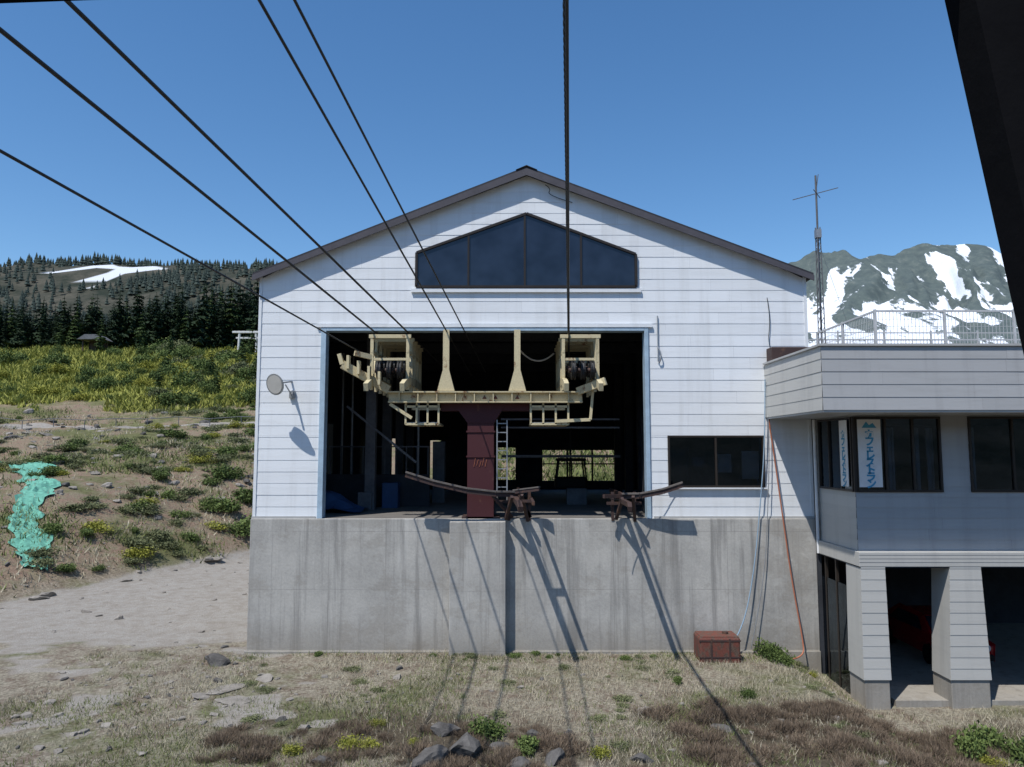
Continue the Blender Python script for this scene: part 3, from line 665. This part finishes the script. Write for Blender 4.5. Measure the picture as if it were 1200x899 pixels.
tube('mast',[(ax,ay,2.05),(ax,ay,9.9)],.035,M['mid'],AM)
for k in range(3):
    a=k*2.094; tube('leg',[(ax+.15*math.cos(a),ay+.15*math.sin(a),2.05),(ax+.09*math.cos(a),ay+.09*math.sin(a),8.0)],.018,M['mid'],AM)
for i in range(16):
    z=2.3+i*.36; r=.15-.06*(i/16)
    for k in range(3):
        a=k*2.094;b=a+2.094
        beam('lattice',(ax+r*math.cos(a),ay+r*math.sin(a),z),(ax+r*math.cos(b),ay+r*math.sin(b),z+.3),.015,.015,M['mid'],AM)
beam('antenna_element',(ax-.85,ay,9.0),(ax+.8,ay,9.45),.025,.025,M['mid'],AM); beam('antenna_element',(ax-.3,ay-.5,9.2),(ax+.35,ay+.5,9.25),.02,.02,M['mid'],AM)
beam('antenna_element',(ax,ay,9.3),(ax+.1,ay,9.95),.02,.02,M['mid'],AM)
box('antenna_unit',(ax-.08,ay-.1,7.6),(ax+.1,ay+.1,7.9),M['steel'],AM)
for dx in (-1.2,2.2): tube('guy_wire',[(ax,ay,7.5),(ax+dx,ay+1,2.1)],.006,M['steel'],AM)

CA=empty('parked_car')
cx,cy,cz=14.3,2.0,-6.84
prof=[(-2.0,.35),(-2.05,.75),(-1.35,.92),(-.7,1.4),(.7,1.45),(1.5,1.0),(2.0,.92),(2.05,.4)]
n=len(prof); v=[];f=[]
for s in (-.82,.82):
    for px,pz in prof:
        k=.84 if pz>1.2 else 1; v.append((cx+s*k,cy+px,cz+pz))
f=[tuple(range(n)),tuple(range(2*n-1,n-1,-1))]+[(i,(i+1)%n,(i+1)%n+n,i+n) for i in range(n)]
ob=mesh('body',v,f,M['carred'],CA); b=ob.modifiers.new('b','BEVEL'); b.width=.08; b.segments=3
mesh('windscreen',[(cx-.66,cy-1.27,cz+.98),(cx+.66,cy-1.27,cz+.98),(cx+.6,cy-.74,cz+1.38),(cx-.6,cy-.74,cz+1.38)],[(0,1,2,3)],M['gg'],CA).location=(0,-.03,.02)
for s in (-1,1):
    mesh('side_window',[(cx+s*.80,cy-.95,cz+.98),(cx+s*.80,cy+1.2,cz+.98),(cx+s*.715,cy+.65,cz+1.37),(cx+s*.715,cy-.6,cz+1.35)],[(0,1,2,3)],M['gg'],CA).location=(s*.03,0,0)
    for y in (-1.3,1.3): cyl('wheel',(cx+s*.76,cy+y,cz+.31),.31,.2,'x',M['black'],CA)
    cyl('headlight',(cx+s*.6,cy-2.05,cz+.68),.11,.05,'y',M['white'],CA,16)
box('bumper',(cx-.8,cy-2.12,cz+.3),(cx+.8,cy-1.98,cz+.48),M['black'],CA,.03)
GC=empty('gondola_cabin')
gx,gy,gz=2.75,11,-1.75
box('lower_body',(gx-.75,gy-.6,gz),(gx+.75,gy+.6,gz+.55),M['black'],GC,.12)
for sx_ in (-.68,0,.68):
    for sy_ in (-.55,.55): beam('post',(gx+sx_,gy+sy_,gz+.5),(gx+sx_*.85,gy+sy_*.9,gz+1.3),.07,.07,M['black'],GC)
box('roof',(gx-.68,gy-.55,gz+1.28),(gx+.68,gy+.55,gz+1.42),M['black'],GC,.05)
beam('hanger',(gx,gy,gz+1.4),(gx,gy,gz+3.2),.08,.08,M['black'],GC)

# ------------------------------------------------------------ our own cabin: front window frame
CW=empty('gondola_cabin_window_frame')
yw=-24+.8
prism('corner_post',[(.51,.66),(.522,.54),(.592,.10),(.68,-.45),(.86,-.45),(.82,.1),(.78,.66)],yw,yw+.05,M['cabin'],CW)
prism('header',[(-1.9,.487),(.525,.58),(.52,.66),(-1.9,.66)],yw+.002,yw+.048,M['cabin'],CW)
prism('sill',[(-1.9,-.66),(.86,-.66),(.86,-.5),(-1.9,-.5)],yw,yw+.05,M['cabin'],CW)
prism('corner_post_w',[(-2.05,-.62),(-1.9,-.62),(-1.9,.66),(-2.05,.66)],yw,yw+.05,M['cabin'],CW)
prism('lower_panel',[(-2.05,-1.5),(.86,-1.5),(.86,-.665),(-2.05,-.665)],yw,yw+.04,M['steel'],CW)

# ------------------------------------------------------------ vegetation
def leafmesh(name,n,rad,ls,mat,flat=.7,lobes=5,stretch=1.0,twig=False):
    cs=[(rng.uniform(-.5,.5)*rad,rng.uniform(-.5,.5)*rad,rng.uniform(.2,.75)*rad*flat,rng.uniform(.35,.62)*rad) for _ in range(lobes)]
    ci=rng.integers(0,lobes,n); c=np.array(cs)[ci]
    dr=rng.normal(size=(n,3)); dr/=np.linalg.norm(dr,axis=1)[:,None]; rr=(rng.random(n)**.35)[:,None]*c[:,3:4]*rng.uniform(.7,1.4,(n,1))
    P=c[:,:3]+dr*rr*np.array([1,1,flat]); P[:,2]=np.abs(P[:,2])*stretch
    a=rng.normal(size=(n,3)); a/=np.linalg.norm(a,axis=1)[:,None]
    if twig: a=dr*.6+np.array([0,0,1])+a*.5; a/=np.linalg.norm(a,axis=1)[:,None]
    b=np.cross(a,rng.normal(size=(n,3))); b/=np.linalg.norm(b,axis=1)[:,None]
    s=ls*rng.uniform(.6,1.4,(n,1)); w=.1 if twig else .5; L=2.2 if twig else 1
    V=np.stack([P-a*s*L,P+b*s*w,P+a*s*L,P-b*s*w],1).reshape(-1,3); F=np.arange(4*n).reshape(n,4)
    tint=np.clip(.25+.5*(P[:,2]/(rad*1.0))+rng.uniform(-.25,.35,n),0,1).repeat(4)
    o=fastmesh(name,V,F,mat,None,False,{'tint':tint}); me=o.data; D.objects.remove(o); return me
BG=[leafmesh('shrub_mesh',1500,.6,.045,M['leafg']) for _ in range(3)]
BY=[leafmesh('yellow_shrub_mesh',1300,.6,.04,M['leafy']) for _ in range(2)]
BB=[leafmesh('dry_shrub_mesh',1100,.6,.05,M['leafb'],twig=True,flat=.45,lobes=8) for _ in range(4)]
BIG=[leafmesh('bush_mesh',1300,.6,.05,M['leafg'],flat=.95,lobes=8) for _ in range(3)]
BS=[leafmesh('sage_bush_mesh',1000,.6,.045,M['leafs'],flat=.6,lobes=9) for _ in range(4)]
def inst(name,me,x,y,s,z=None,sz=1,parent=None):
    o=D.objects.new(name,me); link(o,parent); o.location=(x,y,(Hs(x,y) if z is None else z)-.03*s); o.scale=(s*random.uniform(.85,1.2),s*random.uniform(.85,1.2),s*sz); o.rotation_euler=(0,0,random.random()*6.28); return o
for x,y,s in ((-.45,-6.3,.85),(.4,-7.2,.7),(-.9,-5.9,.3)): inst('green_shrub',random.choice(BG),x,y,s)
for x,y,s in ((-4.75,-7.3,.5),(-3.6,-7.1,.6),(-3.1,-7.0,.5),(-3.2,-5.8,.35),(1.95,-7.4,.5),(-2.2,-6.8,.3),(9.0,-1.1,.3),(10.9,-6.4,.5)): inst('yellow_shrub',random.choice(BY),x,y,s)
DS=empty('dry_brush')
for i in range(150):
    x,y=random.uniform(.8,11.5),random.uniform(-8.3,-4.6)
    if float(fbm(np.array([x/2.5]),np.array([y/2.]),93)[0])+.2*(x>5)<-.05: continue
    inst('dry_shrub',random.choice(BB),x,y,random.uniform(.5,1.1),sz=random.uniform(.5,.9),parent=DS)
for i in range(60): inst('dry_shrub',random.choice(BB),random.uniform(-7,1.5),random.uniform(-8.3,-6.0),random.uniform(.3,.9),sz=.8,parent=DS)
for i in range(60): inst('sage_tuft',random.choice(BS),random.uniform(-8,11),random.uniform(-7.8,-.8),random.uniform(.15,.55),sz=.5,parent=DS)
for i in range(30): inst('base_weeds',random.choice(BS+BG),random.uniform(-8,9.3),random.uniform(-.9,-.3),random.uniform(.12,.4),sz=.8,parent=DS)
for x,y,s in ((7.9,-.75,.75),(8.2,-1.0,.6),(8.0,-.6,.8),(4.6,-2.9,.35),(6.2,-3.9,.4),(10.7,-5.8,.9),(11.4,-5.4,1.0),(11.9,-6.3,1.0)): inst('leafy_weed',random.choice(BG),x,y,s,sz=1.35)
SB=empty('slope_shrubs')
k=0
while k<430:
    d=random.uniform(30,120); x=-d*random.uniform(.3,.85); 
    if d-float(toe(x))<2 or abs(d-73)<1.5: continue
    dens=float(fbm(np.array([x/9]),np.array([d/9]),77)[0])
    right=x/d>-.50
    if d<84 and dens<(.05 if not right else -.15): continue
    s=random.uniform(.5,1.7)*(1 if d<84 else 1.7)
    if d>84 and random.random()<(.8 if not right else .5): continue
    inst('bush',random.choice(BS if random.random()<.6 and d<84 else (BY if random.random()<.3 else BIG)),x,d-24,s,parent=SB,sz=.7 if d<84 else 1.1); k+=1
for i in range(22):
    d=random.uniform(86,122); inst('bush',random.choice(BIG+BS),-d*random.uniform(.32,.48),d-24,random.uniform(1.8,3.6),parent=SB,sz=1.2)
for x,d,s in ((-16.5,46,2.2),(-18,48,1.8),(-17.5,50,2.0),(-20,53,2.2),(-22,58,1.8)): inst('bush',random.choice(BIG),x,d-24,s,parent=SB,sz=.8)
def blades(name,pts,h,w,mat,parent=None,clump=None):
    n=len(pts); x,y=pts[:,0],pts[:,1]; z=H(x,y)-.02
    an=rng.random(n)*6.28; hh=h*rng.uniform(.4,1.3,n); ln=hh*rng.uniform(.1,1.1,n); la=rng.random(n)*6.28
    P=np.stack([x,y,z],1); s=np.stack([np.cos(an)*w,np.sin(an)*w,0*an],1)*rng.uniform(.6,1.4,(n,1))
    T=P+np.stack([np.cos(la)*ln,np.sin(la)*ln,hh],1)
    V=np.stack([P-s,P+s,T],1).reshape(-1,3); t=(rng.random(n)*.6+.4*vn(x*.5,y*.5,3)).repeat(3)
    return fastmesh(name,V,np.arange(3*n).reshape(n,3),mat,parent,False,{'tint':np.clip(t,0,1)})
n=140000; p=np.stack([rng.uniform(-13,16,n),rng.uniform(-9.5,-.15,n)],1)
keep=(fbm(p[:,0]/1.1,p[:,1]/1.1,51)+.25*rng.normal(size=n)>0)&~((p[:,0]<-4)&(fbm(p[:,0]/2.2+7,p[:,1]/1.4,22)>.02))&~((p[:,0]>9.6)&(p[:,1]>-3.1))
blades('dry_grass',p[keep],.14,.008,M['straw'])
n=100000; p=np.stack([rng.uniform(-13,16,n),rng.uniform(-9.5,-.2,n)],1)
keep=(fbm(p[:,0]/2.0,p[:,1]/1.6,61)+.15*rng.normal(size=n)>.16)
keep|=(p[:,1]>-1.2)&(rng.random(n)<.5)&(fbm(p[:,0]/1.6,p[:,1],66)>0)
keep&=~((p[:,0]>9.6)&(p[:,1]>-3.1))
blades('green_grass',p[keep],.13,.009,M['ggrass'])
n=60000; d=rng.uniform(28,84,n); x=-d*rng.uniform(.28,.95,n); y=d-24
k1=((d-toe(x))>1)&(fbm(x/3,y/3,71)+.2*rng.normal(size=n)>.25)&(x<-9)&(np.abs(d-73)>1.8)
blades('slope_dry_grass',np.stack([x,y],1)[k1],.3,.03,M['straw'])
n=90000; d=rng.uniform(28,84,n); x=-d*rng.uniform(.28,.95,n); y=d-24
k1=((d-toe(x))>.5)&(fbm(x/5,y/3.5,81)+.15*rng.normal(size=n)>.17)&(x<-9)&(np.abs(d-73)>1.8)
blades('slope_green_grass',np.stack([x,y],1)[k1],.32,.035,M['ggrass'])
n=90000; d=rng.uniform(80,132,n); x=-d*rng.uniform(.1,1.0,n); y=d-24
k1=(d+fbm(x/6,y/6,6)*8>83)&(fbm(x/7,y/5,99)>-.35)
blades('bamboo_grass',np.stack([x,y],1)[k1],.7,.13,M['bamboo'])
n=14000; d=rng.uniform(46,72,n); x=d*rng.uniform(-.1,.4,n); y=d-24
blades('rear_slope_grass',np.stack([x,y],1),.6,.08,M['ggrass'])
def rockmesh(name,mat,seed):
    import bmesh
    bm=bmesh.new(); bmesh.ops.create_icosphere(bm,subdivisions=3,radius=1); r=np.random.default_rng(seed)
    pl=[(Vector(r.normal(size=3)).normalized(),r.uniform(.4,.8)) for _ in range(11)]
    for v in bm.verts:
        for nrm,dd in pl:
            k=v.co.dot(nrm)-dd
            if k>0: v.co-=nrm*k*.95
        v.co*=1+.07*math.sin(v.co.x*9+seed)*math.cos(v.co.y*7)+.04*r.normal()*.5
    me=D.meshes.new(name); bm.to_mesh(me); bm.free(); me.materials.append(mat); return me
RK=[rockmesh('rock_mesh',M['rock'],i) for i in range(4)]; RD=[rockmesh('dark_rock_mesh',M['rockd'],i+10) for i in range(4)]
def rock(name,me,x,y,s,parent=None):
    o=D.objects.new(name,me); link(o,parent); o.location=(x,y,Hs(x,y)+s*.05); o.scale=(s*random.uniform(.8,1.4),s*random.uniform(.7,1.1),s*random.uniform(.4,.75)); o.rotation_euler=(random.uniform(-.2,.2),random.uniform(-.2,.2),random.random()*6.28); return o
for x,y,s in ((-1.05,-7.2,.62),(-1.5,-6.2,.32),(.95,-7.5,.4),(-8.8,-1.2,.42),(.5,-6.4,.22),(-1.7,-7.7,.4),(.1,-7.9,.42),(2.8,-7.6,.3),(-3.9,-7.8,.3),(4.9,-6.0,.22),(-.3,-6.9,.3),(3.2,-5.0,.18),(-5.6,-5.4,.2)): rock('boulder',random.choice(RD),x,y,s)
RS=empty('scattered_rocks')
k=0
while k<680:
    if k<300: y=random.uniform(-9,1); x=random.uniform(-13,9) if random.random()<.6 else random.uniform(-13,-5); s=abs(random.gauss(.03,.06))+.02
    else:
        d=random.uniform(26,80); x=-d*random.uniform(.3,.8); y=d-24; s=abs(random.gauss(.08,.2))+.06
        if d<float(toe(x))-2: s*=.35
    if y>-.3 and -9<x<9.6: continue
    rock('rock',random.choice(RK+RD[:1]),x,y,s,RS); k+=1
for x,y,s in ((-7.6,-3.3,.5),(-7.2,-4.3,.45),(-8.1,-3.9,.35),(-6.9,-2.6,.3)):
    o=rock('flat_stone_slab',random.choice(RK),x,y,s); o.scale.z*=.22
def conifer(name,mat,h=10,levels=15,seed=0):
    r=np.random.default_rng(seed); V=[];F=[];T=[]
    n=7
    for k,(z,rr) in enumerate(((0,.16),(h*.5,.09),(h*.97,.02))):
        for i in range(n): a=2*math.pi*i/n; V.append((rr*math.cos(a),rr*math.sin(a),z)); T.append(0)
    for k in range(2):
        for i in range(n): F.append((k*n+i,k*n+(i+1)%n,(k+1)*n+(i+1)%n,(k+1)*n+i))
    for L in range(levels):
        f=L/(levels-1); z=h*(.08+.9*f); R=h*.24*(1-f)**.75*r.uniform(.75,1.15)+.12
        nb=max(4,int(9*(1-f*.5)))
        for b in range(nb):
            if r.random()<.1: continue
            a=2*math.pi*(b+r.random())/nb; rb=R*r.uniform(.65,1.2); dx,dy=math.cos(a),math.sin(a)
            for q in range(4):
                s0=q/4*rb; s1=(q+1.5)/4*rb; w=rb*.26*(1-q*.15); dz0=-s0*.28+r.uniform(-.06,.06)*rb; dz1=-s1*.32-r.uniform(0,.15)*rb
                k=len(V); ox,oy=-dy*w,dx*w
                V+=[(dx*s0,dy*s0,z+dz0),(dx*s1*.7+ox,dy*s1*.7+oy,z+dz1-.12*rb),(dx*s1,dy*s1,z+dz1+.05),(dx*s1*.7-ox,dy*s1*.7-oy,z+dz1-.12*rb)]
                F.append((k,k+1,k+2,k+3)); T+=[r.uniform(0,.5),.3+r.random()*.3,.5+.5*r.random(),.3+r.random()*.3]
    o=mesh(name,V,F,mat); set_tint(o.data,T); me=o.data; D.objects.remove(o); return me
CO=[conifer('conifer_mesh',M['conif'],10,17,i) for i in range(4)]
M['conif2']=leafmat('bright_conifer_needles',(.02,.035,.01),(.05,.08,.025),(.09,.13,.04))
CO2=[conifer('light_conifer_mesh',M['conif2'],10,13,20+i) for i in range(2)]
FO=empty('conifer_forest')
for i in range(1100):
    d=125+(random.random()**1.5)*180; x=-d*random.uniform(.22,1.0)
    s=random.uniform(.7,1.35)*(1 if d>135 else .8)*(1+.15*math.sin(x*.09)); o=inst('forest_tree',random.choice(CO2 if random.random()<.14 else CO),x,d-24,s,parent=FO); o.scale.x*=1.2;o.scale.y*=1.2
for x,d,s in ((-66,118,.62),(-61,121,.7),(-52,112,.5),(-47,100,.42),(-38,104,.5),(-44,92,.35),(-75,122,.5),(-36,90,.38),(-55,124,.8),(-41,116,.6),(-33,95,.5),(-40,98,.42)):
    inst('conifer_tree',random.choice(CO2),x,d-24,s)
n=17000; d=rng.uniform(290,640,n); x=-d*rng.uniform(.05,1.1,n); y=d-24
w=(np.exp(-(((x+290)/28)**2+((d-535)/34)**2))<.3)&((fbm(x/40,y/40,88)+.3*rng.normal(size=n)>-.12)|(d>585))&((d<430)|(rng.random(n)<.55))
x,y=x[w],y[w]; n=len(x); z=H(x,y); hh=rng.uniform(4,9,n)*np.where(y<400,1.3,1); VV=[];k=5
for tier,(za,zb,rr) in enumerate(((.1,.55,.26),(.35,.8,.18),(.6,1.0,.11))):
    for i in range(k):
        for a in (i,i+1):
            an=2*math.pi*a/k+tier
            VV.append(np.stack([x+np.cos(an)*rr*hh,y+np.sin(an)*rr*hh,z+za*hh],1))
        VV.append(np.stack([x,y,z+zb*hh],1))
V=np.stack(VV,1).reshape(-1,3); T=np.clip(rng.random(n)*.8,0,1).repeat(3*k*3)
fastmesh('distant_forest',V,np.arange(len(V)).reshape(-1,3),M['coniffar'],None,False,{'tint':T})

def drape(name,path,w,off=.07):
    V=[];F=[];m=9
    for i,(x,y) in enumerate(path):
        a=path[max(i-1,0)];b=path[min(i+1,len(path)-1)]; tx,ty=b[0]-a[0],b[1]-a[1]; l=math.hypot(tx,ty); nx_,ny_=-ty/l,tx/l
        ww=w*(.7+.7*vn(i*.35,3,5).item())
        for j in range(m):
            q=(j/(m-1)-.5)*ww+.12*math.sin(i*1.7); X_,Y_=x+nx_*q,y+ny_*q; V.append((X_,Y_,Hs(X_,Y_)+off+.05*math.sin(j*2.4+i*.3)+.06*random.random()))
    for i in range(len(path)-1):
        for j in range(m-1): a=i*m+j; F.append((a,a+1,a+m+1,a+m))
    return mesh(name,V,F,M['netgreen'],None)
def lerp_path(pts,n=14):
    r=[]
    for a,b in zip(pts[:-1],pts[1:]):
        for k in range(n): f=k/n; r.append((a[0]+(b[0]-a[0])*f+.15*math.sin(k*.9),a[1]+(b[1]-a[1])*f))
    return r+[pts[-1]]
drape('green_netting',lerp_path([(-21.6,10.2),(-23.2,12.4),(-25.0,14.4),(-26.2,17),(-27.2,19.5),(-30.5,23.5),(-34.6,28.5)],8),1.5)
drape('green_netting.001',lerp_path([(-38.5,30),(-34.6,28.4),(-31,26.0)],8),1.3)
PR=empty('path_handrail')
pts=[(x,47.3,Hs(x,47.3)+.8) for x in np.arange(-62,-12,3)]
tube('rail',pts,.035,M['mid'],PR)
for p in pts[::1]: tube('post',[(p[0],p[1],p[2]-.95),p],.035,M['mid'],PR)
TO=empty('torii_gate'); tx,ty=-43.5,97; tz=Hs(tx,ty)-.3
for s in (-1,1): tube('pillar',[(tx+s*1.5,ty,tz),(tx+s*1.35,ty,tz+3.7)],.2,M['torii'],TO)
box('kasagi',(tx-2.5,ty-.25,tz+3.7),(tx+2.5,ty+.25,tz+4.05),M['torii'],TO,.05); box('nuki',(tx-1.9,ty-.12,tz+2.8),(tx+1.9,ty+.12,tz+3.05),M['torii'],TO)
T2=empty('torii_gate.001'); tx+=3.2
for s in (-1,1): tube('pillar',[(tx+s*.9,ty+4,tz),(tx+s*.85,ty+4,tz+3.0)],.14,M['torii'],T2)
box('kasagi',(tx-1.5,ty+3.8,tz+3.0),(tx+1.5,ty+4.2,tz+3.25),M['torii'],T2,.04); box('nuki',(tx-1.1,ty+3.9,tz+2.3),(tx+1.1,ty+4.1,tz+2.45),M['torii'],T2)
HU=empty('rest_shelter_hut'); hx,hy=-68,96; hz=Hs(hx,hy)
for a in (-1.4,1.4):
    for b in (-1,1): box('post',(hx+a-.1,hy+b-.1,hz-.5),(hx+a+.1,hy+b+.1,hz+2.2),M['bark'],HU)
box('back_panel',(hx-1.4,hy+.9,hz),(hx+1.4,hy+1,hz+2.1),M['bark'],HU)
prism('roof',[(hx-2.1,hz+2.1),(hx+2.1,hz+2.1),(hx+.9,hz+2.9),(hx-.9,hz+2.9)],hy-1.6,hy+1.6,M['mid'],HU)

# ------------------------------------------------------------ light & camera
LV=Vector((.6,.72,-1.65)).normalized()
s=D.lights.new('sun','SUN'); s.energy=4.9; s.angle=math.radians(.5); s.color=(1,.96,.9); so=link(D.objects.new('sun',s)); so.rotation_euler=LV.to_track_quat('-Z','Y').to_euler()
w=D.worlds.new('World'); SC.world=w; w.use_nodes=True; t=w.node_tree; bg=t.nodes['Background']
sk=t.nodes.new('ShaderNodeTexSky'); sk.sky_type='NISHITA'; sk.sun_disc=False; sk.sun_elevation=math.asin(-LV.z); sk.sun_rotation=math.atan2(-LV.x,-LV.y); sk.altitude=1200; sk.air_density=1.15; sk.dust_density=.3; sk.ozone_density=2.5
hs=t.nodes.new('ShaderNodeHueSaturation'); hs.inputs['Saturation'].default_value=1.22
t.links.new(sk.outputs[0],hs.inputs['Color']); t.links.new(hs.outputs[0],bg.inputs[0]); bg.inputs[1].default_value=.15
cam=D.cameras.new('camera'); co=link(D.objects.new('camera',cam)); cam.sensor_width=36; cam.lens=26.1; cam.clip_end=20000; cam.clip_start=.05
co.location=(0,-24,0); co.rotation_euler=(math.radians(95.2),0,0); SC.camera=co
SC.view_settings.view_transform='Standard'; SC.view_settings.look='None'; SC.view_settings.exposure=0
